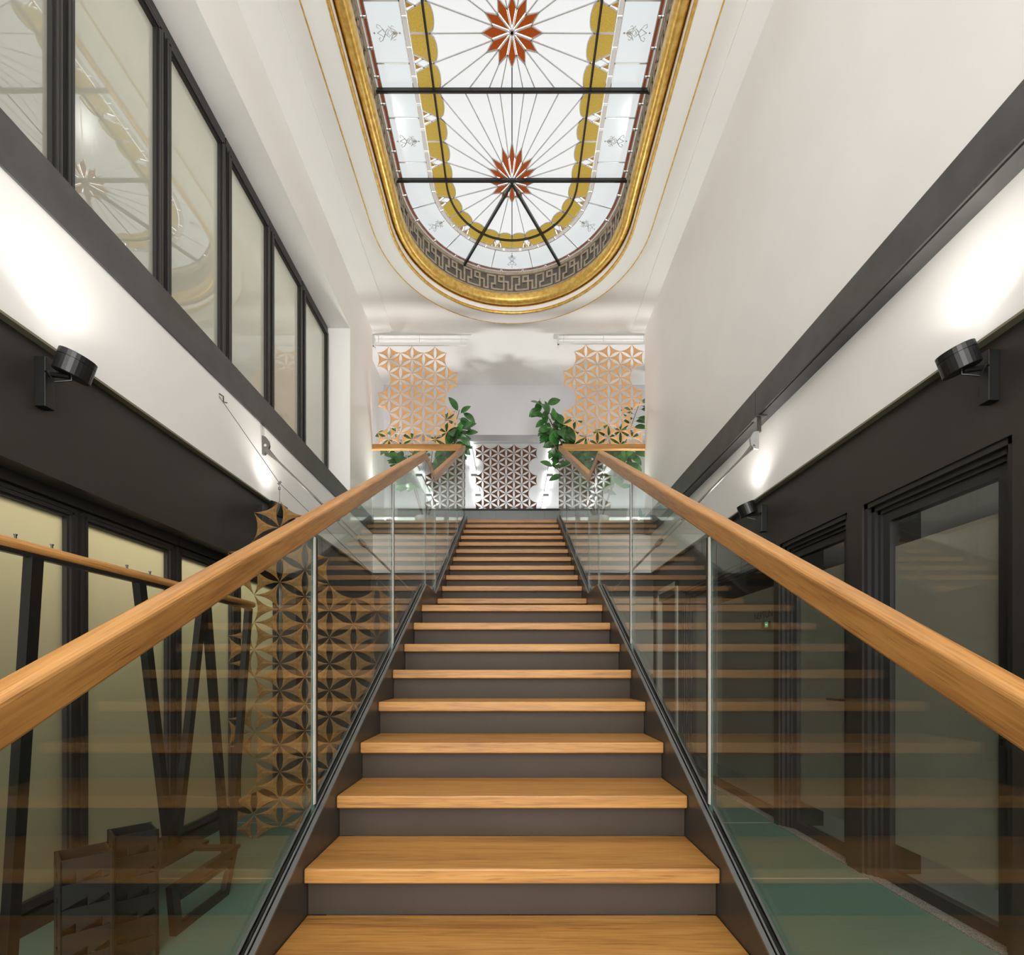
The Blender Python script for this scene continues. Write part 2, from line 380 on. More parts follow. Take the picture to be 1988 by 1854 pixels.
# ceiling with the opening
ce = struct('ceiling', (0, 3, CE))
q = MB(); inner = stadium(1.58); outer = []
for x, y in inner:
    cx, cy = 0, min(max(y, DN), DC)
    dx, dy = x - cx, y - cy
    if abs(dy) < 1e-9: outer.append((math.copysign(2.6, dx), y)); continue
    s = 1e9
    if abs(dx) > 1e-9: s = min(s, 2.6 / abs(dx))
    lim = (9.1 - cy) if dy > 0 else (cy - YN)
    s = min(s, lim / abs(dy)); outer.append((cx + dx * s, cy + dy * s))
q.grid([[(x, y, CE) for x, y in inner], [(x, y, CE) for x, y in outer]], cv=True)
q.build('ceiling_field', M['ceiling'], ce)
# corners the fan leaves open
q = MB(); q.box(-4.4, 4.4, 7.32, 9.12, CE + .004, CE + .05); q.box(-2.6, 2.6, YN, -2.7, CE + .004, CE + .05); q.build('ceiling_strip', M['ceiling'], ce)
q = MB(); q.box(-4.4, 4.4, 9.1, 16.2, CE, CE + .05); q.build('ceiling_rear', M['ceiling'], ce)
sbox('ceiling_step', M['ceiling'], (-XL, -1.80, YN, YB, CE - .018, CE + .01), ce)
sbox('ceiling_step', M['ceiling'], (1.80, XR, YN, YB, CE - .018, CE + .01), ce)

mo = struct('trim_4', (0, DC, CE))
sweep('plaster_ring', [(1.60, CE + .01), (1.585, 5.004), (1.575, 5.0), (1.385, 5.0), (1.372, 5.004), (1.36, 5.07), (1.36, 5.12)], 'ceiling', mo)
sweep('gold_line', [(1.588, 5.012), (1.588, 4.998), (1.576, 4.996), (1.576, 5.004)], 'gold', mo, False)
sweep('gold_fillet', [(1.390, 5.002), (1.384, 4.992), (1.372, 4.990), (1.364, 5.0), (1.362, 5.02), (1.372, 5.03)], 'gold', mo)
prof = [(1.36, 5.075)]
for k in range(0, 9):
    a = math.radians(-20 + 190 * k / 8); prof.append((1.305 + .056 * math.cos(a), 5.125 - .05 * math.sin(a)))
prof += [(1.248, 5.16), (1.248, 5.19), (1.29, 5.19)]
sweep('gold_moulding', prof, 'gold', mo)
# bronze frieze wall with a meander in relief
fr = struct('trim_5', (0, DC, 5.3))
sweep('frieze_wall', [(1.292, 5.18), (1.292, 5.56)], 'mesh', fr)
sweep('frieze_top', [(1.292, 5.46), (1.282, 5.46), (1.270, 5.475), (1.270, 5.49), (1.285, 5.50), (1.292, 5.50)], 'bronze', fr)
sweep('frieze_bottom', [(1.292, 5.235), (1.280, 5.235), (1.280, 5.20), (1.292, 5.20)], 'bronze', fr)
def path_t(s):
    """arc length from the middle of the far arc -> t"""
    a = s / 1.292; half = math.pi / 2
    if abs(a) <= half: return 90 + math.degrees(a)
    if a > 0: return 180 + (s - half * 1.292)
    return (s + half * 1.292)
unit = 1.292 * math.pi / 12
key = [(.0, .02), (.0, .20), (.30, .20), (.30, .09), (.16, .09), (.16, .02), (.66, .02), (.66, .20), (.46, .20), (.46, .13), (.84, .13), (.84, .02), (1.0, .02)]
for iu in range(-14, 14):
    q = MB()
    for (u0, h0), (u1, h1) in zip(key, key[1:]):
        s0, s1 = sorted(((iu + u0) * unit, (iu + u1) * unit)); z0, z1 = sorted((h0, h1))
        if s1 - s0 < 1e-6: s0 -= .012; s1 += .012; z0 -= .011; z1 += .011
        else: z0 -= .011; z1 += .011
        ts = span(path_t(s0), path_t(s1), 3)
        rows = []
        for R, z in ((1.293, 5.235 + z0), (1.278, 5.235 + z0), (1.278, 5.235 + z1), (1.293, 5.235 + z1)):
            rows.append([(*pt(R, t), z) for t in ts])
        q.grid(rows)
        for t in (ts[0], ts[-1]): q.add([(*pt(1.293, t), 5.235 + z0), (*pt(1.278, t), 5.235 + z0), (*pt(1.278, t), 5.235 + z1), (*pt(1.293, t), 5.235 + z1)], [(0, 1, 2, 3)])
    q.build('meander', M['bronze'], fr)
# fine wires of the grille
q = MB()
for i in range(150):
    t = path_t((-75 + i) * .045 )
    x0, y0 = pt(1.288, t); x1, y1 = pt(1.288, path_t((-75 + i) * .045 + .012))
    q.add([(x0, y0, 5.24), (x1, y1, 5.24), (x1, y1, 5.455), (x0, y0, 5.455)], [(0, 1, 2, 3)])
for k in range(9):
    z = 5.25 + k * .024; ts = span(path_t(-3.4), path_t(3.4), 4)
    q.grid([[(*pt(1.2875, t), z) for t in ts], [(*pt(1.2875, t), z + .007) for t in ts]])
g = q.build('grille_wire', M['steel'], fr); g['kind'] = 'stuff'

# ---------------------------------------------------------------- the stained glass itself
sk = thing('skylight', 'long stained glass skylight with rust red stars and amber border in the ceiling', 'skylight', (0, DC, ZG))
def pane(poly, m, name='glass_pane', z=ZG):
    q = MB(); q.prism(poly, 2, z, z + .006); return q.build(name, M[m], sk)
came_net = MB()
def came(p, q_, w=.010, part=True):
    q = MB() if part else came_net
    q.bar((p[0], p[1], ZG - .004), (q_[0], q_[1], ZG - .004), w, .008)
    if part: q.build('lead_came', M['came'], sk)
def band(t0, t1, R0, R1): return [pt(R0, t) for t in span(t0, t1)] + [pt(R1, t) for t in span(t0, t1)][::-1]
# cusp positions along the left side (distance before the arc, or angle), True = diamond
cusp = [(-2.22, 0), (-1.996, 1), (-1.762, 0), (-1.545, 1), (-1.331, 0), (-1.117, 1), (-.90, 0), (-.666, 1), (-.443, 0), (-.229, 1), (-.02, 0), (15, 1), (30.3, 0), (45.8, 1), (61.2, 0), (76.6, 1), (90, 0)]
def mirror(t): return 180 - t
allc = cusp + [(180 - t, d) for t, d in cusp[:-1]][::-1]
RS, RO, RB0, RB1, RW, RM, RE = .712, .875, .885, .925, 1.226, 1.252, 1.288
def shift(t, ds, R=.82):
    """move along the border by ds metres"""
    if t < 0 or t > 180 or (t == 0 and ds < 0): return t + ds
    return t + math.degrees(ds / R)
scallop = {}
for i in range(len(allc) - 1):
    (a, da), (b, db) = allc[i], allc[i + 1]
    pa, pb = Vector(pt(RS, a)), Vector(pt(RS, b)); mid = (pa + pb) / 2
    c = Vector((0, min(max(mid.y, DN), DC))); inn = (c - mid).normalized()
    if mid.y < DC: inn = Vector((1 if mid.x < 0 else -1, 0))
    arc = []
    for k in range(9):
        u = k / 8; arc.append(tuple(pa.lerp(pb, u) + inn * (.052 * math.sqrt(max(0, 1 - (2 * u - 1) ** 2)))))
    scallop[i] = arc
    oa = shift(a, .062 if da else .004); ob = shift(b, -.062 if db else -.004)
    poly = [pt(RO, t) for t in span(oa, ob)] + arc[::-1]
    pane(poly, 'p_yellow')
    for k in range(8): came(arc[k], arc[k + 1], .008, False)
    for t, d in ((a, da),):
        if not d: came(pt(RS, t), pt(RO, t), .012, False)
        else:
            for sg in (-1, 1):
                came(pt(RS + .01, t), pt(RO, shift(t, sg * .066)), .010, False)
                came(pt(RO, t), pt(RS + .085, shift(t, sg * .034)), .009, False)
                pane([pt(RO, shift(t, sg * .012)), pt(RO, shift(t, sg * .052)), pt(RO - .055, shift(t, sg * .036))], 'p_brown')
            pane([pt(RS + .02, t), pt(RS + .085, shift(t, .03)), pt(RO - .006, t), pt(RS + .085, shift(t, -.03))], 'p_white', z=ZG + .001)
# strips with joints: inner beige, maroon, outer beige, and the outer white panes
qs = [shift(t, .11) for t, d in allc[:-1]]
qs = [(allc[i][0] + allc[i + 1][0]) / 2 if (allc[i][0] >= 0 and allc[i + 1][0] <= 180) or (allc[i + 1][0] <= 0) or allc[i][0] >= 180 else (0 if allc[i][0] < 0 else 180) for i in range(len(allc) - 1)]
qs = [7.3 if abs(t) < 1e-9 else 172.7 if abs(t - 180) < 1e-9 else t for t in qs]
for a, b in zip(qs, qs[1:]):
    for R0, R1, m in ((RB0, RB1, 'p_beige'), (RW, RM, 'p_maroon'), (RM + .004, RE, 'p_beige')):
        pane(band(shift(a, .008), shift(b, -.008), R0, R1), m)
    for R0, R1 in ((RB0, RB1), (RW, RM), (RM, RE)): came(pt(R0, a), pt(R1, a), .011, False)
for R in (RO + .004, RB1 + .004, RW - .003, RM + .002):
    ts = span(qs[0], qs[-1], 4)
    for a, b in zip(ts, ts[1:]): came(pt(R, a), pt(R, b), .008, False)
dia = [t for t, d in allc if d]; dia.sort()
for a, b in zip(dia, dia[1:]):
    far = 14 < a < 166
    pane(band(shift(a, .005, 1.08), shift(b, -.005, 1.08), RB1 + .008, RW - .006), 'p_cool')
    came(pt(RB1, b), pt(RW, b), .010, True)
# stars and rays
def ray_cell(centre, targets, radii, first_tip=True):
    """targets: (point, scallop index joining it to the next or None); radii: petal tip / notch radius along each ray"""
    c = Vector(centre); inner = []
    for (p, sc), r in zip(targets, radii):
        d = (Vector(p) - c).normalized(); inner.append(tuple(c + d * r))
    n = len(targets)
    for i in range(n):
        p, sc = targets[i]
        came(inner[i], p, .009)
        if i == n - 1: break
        nxt = targets[i + 1][0]
        edge = [p]
        if sc is not None:
            a = scallop[sc]; edge = a if (Vector(a[0]) - Vector(p)).length < (Vector(a[-1]) - Vector(p)).length else a[::-1]
        else: edge = [p, nxt]
        pane([inner[i]] + list(edge) + [inner[i + 1]], 'p_white')
    return inner
idx = {round(t, 3): i for i, (t, d) in enumerate(allc)}
def C(t): return pt(RS, t)
def sc_between(t0, t1):
    i, j = idx[round(t0, 3)], idx[round(t1, 3)]; return min(i, j)
YBAR = 4.80
# star one (far): from the near direction round by the left, then mirrored on the right
bar_pts = [(0, YBAR), (-.113, YBAR), (-.238, YBAR), (-.444, YBAR)]
left = [(p, None) for p in bar_pts]
seq = [-.90, -.666, -.443, -.229, -.02, 15, 30.3, 45.8, 61.2, 76.6, 90]
for k, t in enumerate(seq):
    left.append((C(t), sc_between(t, seq[k + 1]) if k + 1 < len(seq) else None))
rad1 = [.445, .27, .395, .235, .352, .205, .306, .17, .245, .16, .262, .165, .232, .165, .24]
def mir(p): return (-p[0], p[1])
def full_star(centre, left, radii, red='p_red'):
    c = Vector(centre); L_in = ray_cell(centre, left, radii)
    rt = []
    for k, (p, sc) in enumerate(left):
        rt.append((mir(p), None if sc is None else len(allc) - 2 - sc))
    R_in = ray_cell(centre, rt, radii)
    ring = L_in + [p for p in R_in[1:-1]][::-1] if (Vector(L_in[-1]) - Vector(R_in[-1])).length < 1e-4 else L_in + R_in[::-1]
    n = len(ring)
    for i in range(0, n, 2):
        tip = Vector(ring[i]); a = Vector(ring[i - 1]); b = Vector(ring[(i + 1) % n])
        def sh(p, k): return tuple(c.lerp(p, k))
        hub = c.lerp(tip, .12)
        pane([tuple(hub), tuple(a.lerp(tip, .14)), sh(tip, .97), tuple(b.lerp(tip, .14))], 'p_red', 'star_petal')
        for e_ in (a, b): came(tuple(tip), tuple(e_), .008, False)
        came(tuple(c), tuple(a), .010, False)
full_star((0, DC), left, rad1)
# star two: symmetric about its own centre
C2 = (0, 4.345)
near_y = 2 * 4.345 - YBAR
tl = [(0, YBAR), (-.113, YBAR), (-.238, YBAR), (-.444, YBAR)]
left2 = [(p, None) for p in tl]
s2 = [-.90, -1.117, -1.331, -1.545, -1.762]
for k, t in enumerate(s2): left2.append((C(t), sc_between(t, s2[k + 1]) if k + 1 < len(s2) else None))
left2 += [((-.444, near_y), None), ((-.238, near_y), None), ((-.113, near_y), None), ((0, near_y), None)]
full_star(C2, left2, [.25, .16, .257, .165, .265, .17, .266, .17, .265, .165, .257, .16, .25])
# plain opal panes of the part of the skylight that runs back over the entrance
for k in range(5):
    y1 = near_y - .02 - k * 1.16; y0 = y1 - 1.14
    pane([(-1.28, y0), (1.28, y0), (1.28, y1), (-1.28, y1)], 'p_white')
cn = came_net.build('came_network', M['came'], sk); cn['kind'] = 'stuff'
# etched ornaments on the outer panes
def ornament(t):
    q = MB()
    # local axes: u outward (radial), v along the border
    p0 = Vector(pt(.955, t)); p1 = Vector(pt(1.20, t)); u = (p1 - p0).normalized(); v = Vector((-u.y, u.x))
    def P(a, b): r = p0 + u * a + v * b; return (r.x, r.y, ZG - .003)
    def line(pts, r=.0028): q.tube([P(*p) for p in pts], r, 4)
    for s in (-1, 1):
        line([(.03, 0), (.05, s * .02), (.085, s * .035), (.07, s * .05), (.055, s * .042)])
        line([(.075, 0), (.10, s * .022), (.125, -s * .018), (.15, s * .028), (.18, s * .012), (.205, 0)])
        line([(.105, s * .03), (.14, s * .006), (.17, s * .05), (.195, s * .06), (.20, s * .04), (.185, s * .03)])
        line([(.04, 0), (.075, s * .012), (.10, s * .05)])
    q.prism([P(.0, 0)[:2], P(.012, .008)[:2], P(.024, 0)[:2], P(.012, -.008)[:2]], 2, ZG - .004, ZG - .002)
    q.prism([P(.03, 0)[:2], P(.06, .014)[:2], P(.075, 0)[:2], P(.06, -.014)[:2]], 2, ZG - .004, ZG - .002)
    q.prism([P(.222, 0)[:2], P(.230, .007)[:2], P(.240, 0)[:2], P(.230, -.007)[:2]], 2, ZG - .004, ZG - .002)
    q.build('etched_ornament', M['etch'], sk)
for t in (-1.331, -.443, 30.3, 90, 149.7, 180.443, 181.331): ornament(t)
# dark steel glazing bars
def gbar(p, q_, w=.042, h=.05, z=5.462):
    q = MB(); q.bar((*p, z), (*q_, z), w if abs(p[1] - q_[1]) > .01 or True else w, h); q.bar((*p, z - .03), (*q_, z - .03), .014, .02); return q.build('glazing_bar', M['frame'], sk)
for y in (4.762, 5.632, 3.9):
    q = MB(); q.box(-1.29, 1.29, y - .013, y + .013, 5.462, 5.492); q.box(-1.29, 1.29, y - .005, y + .005, 5.452, 5.462); q.build('glazing_bar', M['frame'], sk)
for a in (60, 120):
    c = (0, DC - .02); p = pt(1.285, a); q = MB()
    q.bar((c[0], c[1], 5.47), (p[0], p[1], 5.47), .026, .035); q.build('glazing_bar', M['frame'], sk)
ts = span(-2.2, 182.2, 4)
for R, z, ww in ((.735, 5.462, .03),):
    q = MB(); rows = []
    for RR, zz in ((R - .010, z + .02), (R - .010, z + .004), (R, z - .004), (R + .010, z + .004), (R + .010, z + .02)):
        rows.append([(*pt(RR, t), zz) for t in ts])
    q.grid(rows, cu=True); q.build('glazing_bar', M['frame'], sk)

# ---------------------------------------------------------------- windows: upper left band
bays = [(1.21, 1.84), (1.98, 2.61), (2.75, 3.377), (3.526, 4.119), (4.284, 4.89), (5.047, 5.654), (5.82, 6.46)]
bays = [(-.33, .30), (.44, 1.07)] + bays
def ribbed_frame(x, sx, y0, y1, z0, z1, fr, dp=.05):
    """four bars round a pane; ribs stand proud towards the hall (sx = direction of the hall)"""
    q = MB()
    def fbar(a0, a1, b0, b1):
        q.box(x, x + sx * dp, a0, a1, b0, b1)
    fbar(y0 - fr, y0, z0 - fr, z1 + fr); fbar(y1, y1 + fr, z0 - fr, z1 + fr); fbar(y0, y1, z0 - fr, z0); fbar(y0, y1, z1, z1 + fr)
    for k in (0.30, .62):
        g = fr * k
        q.box(x + sx * dp, x + sx * (dp + .012), y0 - g - .012, y0 - g + .006, z0 - fr, z1 + g)
        q.box(x + sx * dp, x + sx * (dp + .012), y1 + g - .006, y1 + g + .012, z0 - fr, z1 + g)
        q.box(x + sx * dp, x + sx * (dp + .012), y0 - g, y1 + g, z1 + g - .006, z1 + g + .012)
    return q
for i, (a, b) in enumerate(bays):
    wn = struct('window_%d' % (i + 1), (-2.4, (a + b) / 2, ZB1))
    ribbed_frame(-2.43, 1, a, b, ZB1 + .07, 4.31, .068).build('frame', M['frame'], wn)
    sbox('head_bar', M['frame'], (-2.45, -2.385, a - .075, b + .075, 4.378, 4.45), wn)
    sbox('pane', M['frost_up'], (-2.412, -2.404, a, b, ZB1 + .07, 4.31), wn)
sbox('trim_6', M['frame'], (-2.5, -2.40, 6.528, 6.55, ZB1, 4.45))
# the offices behind (ceiling, back wall, floor) so that the frosted panes glow
of = struct('wall_office_left', (-4, 3, 0))
wall_box(of, 'back_wall', 'white', -4.3, -4.2, YN, 7.0, 1.6, 4.8); wall_box(of, 'lower_back_wall', 'beam', -4.3, -4.2, YN, 7.0, FL, 1.6); wall_box(of, 'office_ceiling', 'white', -4.3, -2.6, YN, 7.0, 4.5, 4.6)
wall_box(of, 'office_floor', 'white', -4.3, -2.6, YN, 7.0, 1.6, 2.2); wall_box(of, 'end_wall', 'white', -4.3, -2.45, 6.6, 6.7, FL, 4.6)
wall_box(of, 'end_wall', 'white', -4.3, -2.6, YN - .1, YN, FL, 4.6); wall_box(of, 'ground_floor', 'beam', -4.3, -2.6, YN, 7.0, FL - .1, FL)
# ---------------------------------------------------------------- lower left glazing
lows = [(-.43, .24), (.37, 1.04), (1.165, 1.825), (1.955, 2.585), (2.716, 3.34), (3.48, 4.10), (4.24, 4.86)]
for i, (a, b) in enumerate(lows):
    wn = struct('window_%d' % (30 + i), (-2.3, (a + b) / 2, FL))
    ribbed_frame(-2.33, 1, a, b, -1.086, .789, .065).build('frame', M['frame'], wn)
    sbox('kick_board', M['frame'], (-2.36, -2.28, a - .065, b + .065, FL, -1.13), wn)
    sbox('pane', M['frost_low'], (-2.312, -2.304, a, b, -1.086, .789), wn)
    sbox('head_bar', M['frame'], (-2.36, -2.25, a - .065, b + .065, .85, .91), wn)
# ---------------------------------------------------------------- right side doors
def lever(parent, x, y, z, sy):
    q = MB(); q.tube([(x, y, z), (x - .045, y, z)], .009); q.tube([(x - .045, y, z), (x - .05, y + sy * .13, z)], .009); q.box(x - .006, x, y - .016, y + .016, z - .03, z + .03)
    q.build('handle', M['black'], parent)
    q = MB(); q.tube([(x, y, z - .115), (x - .012, y, z - .115)], .009, 10); q.box(x - .012, x, y - .005, y + .005, z - .145, z - .115); q.build('lock_cylinder', M['chrome'], parent)
def glazed_door(name, y0, y1, leaf=True, fy=None, handle=True):
    d = struct(name, (XD, (y0 + y1) / 2, FL))
    q = MB()
    # stepped frame: each ring a little deeper
    for k, (o_, x) in enumerate(((0, XD + .012), (.028, XD + .035), (.05, XD + .055))):
        wd = .03
        q.box(x, x + .06, y0 + o_, y0 + o_ + wd, FL, ZO - o_); q.box(x, x + .06, y1 - o_ - wd, y1 - o_, FL, ZO - o_)
        q.box(x, x + .06, y0 + o_, y1 - o_, ZO - o_ - wd, ZO - o_)
    q.build('frame', M['frame'], d)
    q = MB(); a, b = y0 + .078, y1 - .078; zt = ZO - .078; xg = 2.21; st = .055 if leaf else .02
    q.box(xg, xg + .05, a, a + st, FL + .01, zt); q.box(xg, xg + .05, b - st, b, FL + .01, zt)
    q.box(xg, xg + .05, a + st, b - st, zt - st, zt); q.box(xg, xg + .05, a + st, b - st, FL + .01, FL + .075)
    lf = q.build('leaf' if leaf else 'partition_frame', M['frame'], d)
    q = MB(); q.box(xg + .02, xg + .028, a + st, b - st, FL + .075, zt - st); q.build('glass', M['clear'], d)
    q = MB(); q.box(xg + .030, xg + .032, a + st + .01, b - st - .002, FL + .23, .728); q.build('frosted_film', M['film'], d)
    sbox('threshold', M['stone'], (XD - .005, xg + .05, y0, y1, FL - .01, FL + .006), d)
    if handle: lever(lf, xg, a + .028, -.19, 1)
    return d
glazed_door('door_1', *OPEN[0]); glazed_door('door_2', *OPEN[1]); glazed_door('window_40', *OPEN[2], leaf=False, handle=False)
glazed_door('door_3', .42, 1.25); 
d4 = struct('door_4', (XD, 6.96, FL))
q = MB(); q.box(XD - .02, XD + .05, 6.50, 6.57, FL, 1.17); q.box(XD - .02, XD + .05, 7.35, 7.42, FL, 1.17); q.box(XD - .02, XD + .05, 6.50, 7.42, 1.10, 1.17); q.build('frame', M['paleframe'], d4)
sbox('leaf', M['dark'], (XD + .06, XD + .10, 6.57, 7.35, FL + .01, 1.10), d4); lever(d4, XD + .06, 6.63, -.15, 1)
d5 = struct('door_5', (1.65, YB, FL))
sbox('leaf', M['paledoor'], (1.30, XD - .01, YB + .005, YB + .045, FL + .01, 1.125), d5)
q = MB(); q.box(XD - .05, XD - .02, YB - .012, YB + .005, .78, .92); q.box(XD - .05, XD - .02, YB - .012, YB + .005, -.18, -.04); q.build('hinge', M['steel'], d5)
of = struct('wall_office_right', (4, 3, 0))
wall_box(of, 'back_wall', 'white', 4.4, 4.5, -.5, 7.0, FL, 1.6); wall_box(of, 'office_ceiling', 'white', 2.5, 4.5, -.5, 7.0, 1.4, 1.5)
wall_box(of, 'office_floor', 'cabinet', 2.26, 4.5, -.5, 7.0, FL - .1, FL); wall_box(of, 'end_wall', 'dark', 2.5, 4.5, 6.9, 7.0, FL, 1.5); wall_box(of, 'end_wall', 'dark', 2.5, 4.5, -.6, -.5, FL, 1.5)

# ---------------------------------------------------------------- staircase
W2, G, R_ = .675, .303, .162
st = thing('staircase', 'straight staircase of oak treads and dark steel rising to the upper floor', 'staircase', (0, 1.0, FL))
YA, ZA = 1.633, -.640           # nosing and top of the first tread that shows whole
treads = []
for k in range(-3, 8): treads.append((YA + G * k, ZA + R_ * k))
yh, zh = treads[-1]
lower_n = len(treads)
for k in range(1, 12): treads.append((yh + .788 + G * (k - 1), zh + R_ * k))
TH = .049
for i, (y, z) in enumerate(treads):
    last = i == len(treads) - 1
    depth = (.82 if i == lower_n - 1 else .36 if last else G + .03)
    q = MB(); q.box(-W2 + .001, W2 - .001, y, y + depth, z - TH, z)
    o = q.build('landing' if i == lower_n - 1 else 'tread', M['oakx'], st, bevel=.006)
    zb = treads[i - 1][1] if i else FL
    q = MB(); q.box(-W2 + .002, W2 - .002, y + .034, y + .044, zb - (.002 if i else 0), z - TH); q.build('riser', M['riser'], st)
# stringers: top edge above the nosing line
SL = R_ / G
def z_low(y): return -1.452 + SL * y
K1, K2 = 4.00, 4.485
def z_str(y): return z_low(y) if y < K1 else (z_low(K1) if y < K2 else z_low(K1) + SL * (y - K2))
YT = 7.60
for sx in (-1, 1):
    top = [(.42, z_str(.42)), (K1, z_str(K1)), (K2, z_str(K2)), (YT, z_str(YT))]
    bot = [(YT, z_str(YT) - .42), (K2 + .25, z_str(K2 + .25) - .42), (K2 + .05, z_str(K1) - .36), (K1 + .10, z_str(K1) - .36), (1.18, FL + .002), (.42, FL + .002)]
    q = MB(); q.prism(top + bot, 0, sx * W2, sx * (W2 + .013), 0); q.build('stringer', [M['stringer']], st)
    # pale grey top edge and the outer clamping plate of the glass
    q = MB()
    for (a, za), (b, zb) in zip(top, top[1:]):
        for x0, x1, dz in ((W2 - .001, W2 + .014, .004), (W2 + .021, W2 + .027, .002), (W2 + .042, W2 + .050, .002)):
            q.prism([(a, za - .004), (b, zb - .004), (b, zb + dz), (a, za + dz)], 0, sx * x0, sx * x1)
    q.build('edge_strip', M['channel'], st)
    q = MB(); q.prism([(a, z - .001) for a, z in top] + [(a, z - .14) for a, z in top][::-1], 0, sx * (W2 + .042), sx * (W2 + .050)); q.build('clamp_plate', M['stringer'], st)
q = MB(); q.box(-W2, W2, yh + .06, yh + .8, zh - .2, zh - TH); q.build('landing_frame', M['stringer'], st)

# ---------------------------------------------------------------- glass balustrades with oak handrails
HZ = .0756
def zr_low(y): return -.406 + SL * y
KH1, KH2 = 4.135, 4.62
def z_rail(y): return zr_low(y) if y < KH1 else (zr_low(KH1) if y < KH2 else zr_low(KH1) + SL * (y - KH2))
XI, XO = .70, .757
def rail_profile():
    w_, h = XO - XI, HZ; r = .014; pr = []
    for cx, cz, a0 in ((w_ - r, -r, 90), (r, -r, 180)):
        pass
    def arc(cx, cz, a0, a1, r=r, n=4):
        return [(cx + r * math.cos(math.radians(a0 + (a1 - a0) * i / n)), cz + r * math.sin(math.radians(a0 + (a1 - a0) * i / n))) for i in range(n + 1)]
    pr += arc(r, -r, 180, 90) + arc(w_ - r, -r, 90, 0) + arc(w_ - .006, -h + .006, 0, -90, .006, 2) + arc(.006, -h + .006, 270, 180, .006, 2)
    return pr
for sx, side in ((-1, 'left'), (1, 'right')):
    bt = thing('glass_balustrade', 'glass balustrade with kinked oak handrail along the %s side of the stair' % side, 'balustrade', (sx * .724, .5, FL))
    path = [(.33, z_rail(.33)), (KH1, z_rail(KH1)), (KH2, z_rail(KH2)), (YB + .012, z_rail(YB + .012))]
    pr = rail_profile()
    # the vertical face of the level stretch is kept as tall as the sloping ones
    rows = [[(sx * (XI + px), y, z + pz) for px, pz in pr] for y, z in path]
    q = MB(); q.grid(rows, cv=True); n = len(pr)
    q.f.append(tuple(range(n))); q.m.append(0); q.f.append(tuple(range(3 * n, 4 * n))[::-1]); q.m.append(0)
    hr = q.build('handrail', M['oakr'], bt)
    sm = hr.data.polygons
    joints = [.45, 1.80, 2.99, 4.125, 4.66, 5.62, 6.56, 7.59]
    brk = [KH1, KH2, K1, K2]
    for a, b in zip(joints, joints[1:]):
        a += .004; b -= .004
        yt = [a] + sorted(k for k in (KH1, KH2) if a < k < b) + [b]; yb = [a] + sorted(k for k in (K1, K2) if a < k < b) + [b]
        poly = [(y, z_str(y) - .10) for y in yb] + [(y, z_rail(y) - HZ + .012) for y in yt][::-1]
        q = MB(); q.prism(poly, 0, sx * .7035, sx * .7155, 0, 1); q.build('glass_panel', [M['glass'], M['glass_edge']], bt)
    for y in (1.80, 2.99):
        q = MB(); q.box(sx * .7020, sx * .7036, y - .010, y + .008, z_str(y) + .016, z_rail(y) - HZ - .002); q.build('joint_seal', M['seal'], bt)
        q = MB(); q.box(sx * .7024, sx * .7036, y + .008, y + .026, z_str(y) + .022, z_rail(y) - HZ - .002); q.build('joint_black_strip', M['black'], bt)  # thin black strip on the far side of the seal
# balcony balustrades on the edge of the upper floor
for x0, x1, side in ((-2.13, -.757, 'left'), (.757, 2.045, 'right')):
    bt = thing('balcony_balustrade', 'glass balcony balustrade with level oak rail on the upper floor, %s of the stair' % side, 'balustrade', ((x0 + x1) / 2, YB + .01, UP))
    q = MB(); q.box(x0, x1, YB - .03, YB + .045, 3.335, 3.41); q.build('handrail', M['oakx'], bt, bevel=.008)
    xm = (x0 + x1) / 2
    for a, b in ((x0 + .03, xm - .004), (xm + .004, x1 - .03)):
        q = MB(); q.box(a, b, YB + .003, YB + .015, 2.12, 3.34, 0); o = q.build('glass_panel', M['glass'], bt)

# ---------------------------------------------------------------- felt screens of concave triangles
SP = .2035
def tile_mesh(name, m, up):
    h = SP * math.sqrt(3) / 2; r = SP / math.sqrt(3)
    # lattice with vertical edges: triangle pointing right (up=True) or left
    a0 = 0 if up else 180
    vs = [Vector((r * math.cos(math.radians(a0 + 120 * k)), r * math.sin(math.radians(a0 + 120 * k)))) * .985 for k in range(3)]
    ring = []
    for k in range(3):
        p, q_ = vs[k], vs[(k + 1) % 3]; mid = (p + q_) / 2; inn = -mid.normalized()
        for i in range(5):
            u = i / 5; ring.append(p.lerp(q_, u) + inn * (.115 * SP * (1 - (2 * u - 1) ** 2)))
    n = len(ring); q = MB()
    q.v = [(p.x, .0, p.y) for p in ring] + [(0, -.012, 0)] + [(p.x, .009, p.y) for p in ring] + [(0, .001, 0)]
    for i in range(n):
        j = (i + 1) % n
        q.f.append((i, j, n)); q.f.append((n + 1 + j, n + 1 + i, 2 * n + 1)); q.f.append((i, n + 1 + i, n + 1 + j, j))
    q.m = [0] * len(q.f)
    me = bpy.data.meshes.new(name); me.from_pydata(q.v, [], q.f); me.materials.append(m); me.update(); return me
def felt_screen(label, m, origin, yaw, hexes, group=None, mirror=1):
    """hexes: (column in hexagon widths, row) centres; each hexagon is six tiles"""
    root = thing('felt_screen', label, 'screen', origin, group)
    root.rotation_euler = (0, 0, yaw)
    ma, mb = tile_mesh('felt_tile', m, True), tile_mesh('felt_tile', m, False)
    r = SP / math.sqrt(3)
    for cx, row in hexes:
        X, Z = cx * SP * math.sqrt(3) * mirror, -row * 1.5 * SP
        for k in range(6):
            a = math.radians(60 * k)
            px, pz = X + r * math.cos(a), Z + r * math.sin(a)
            # the tile whose centroid lies at angle a points with its apex back to the hexagon centre
            o = bpy.data.objects.new('felt_tile', mb if k % 2 == 0 else ma); COL.objects.link(o); o.parent = root; o.location = (px, 0, pz)
    return root
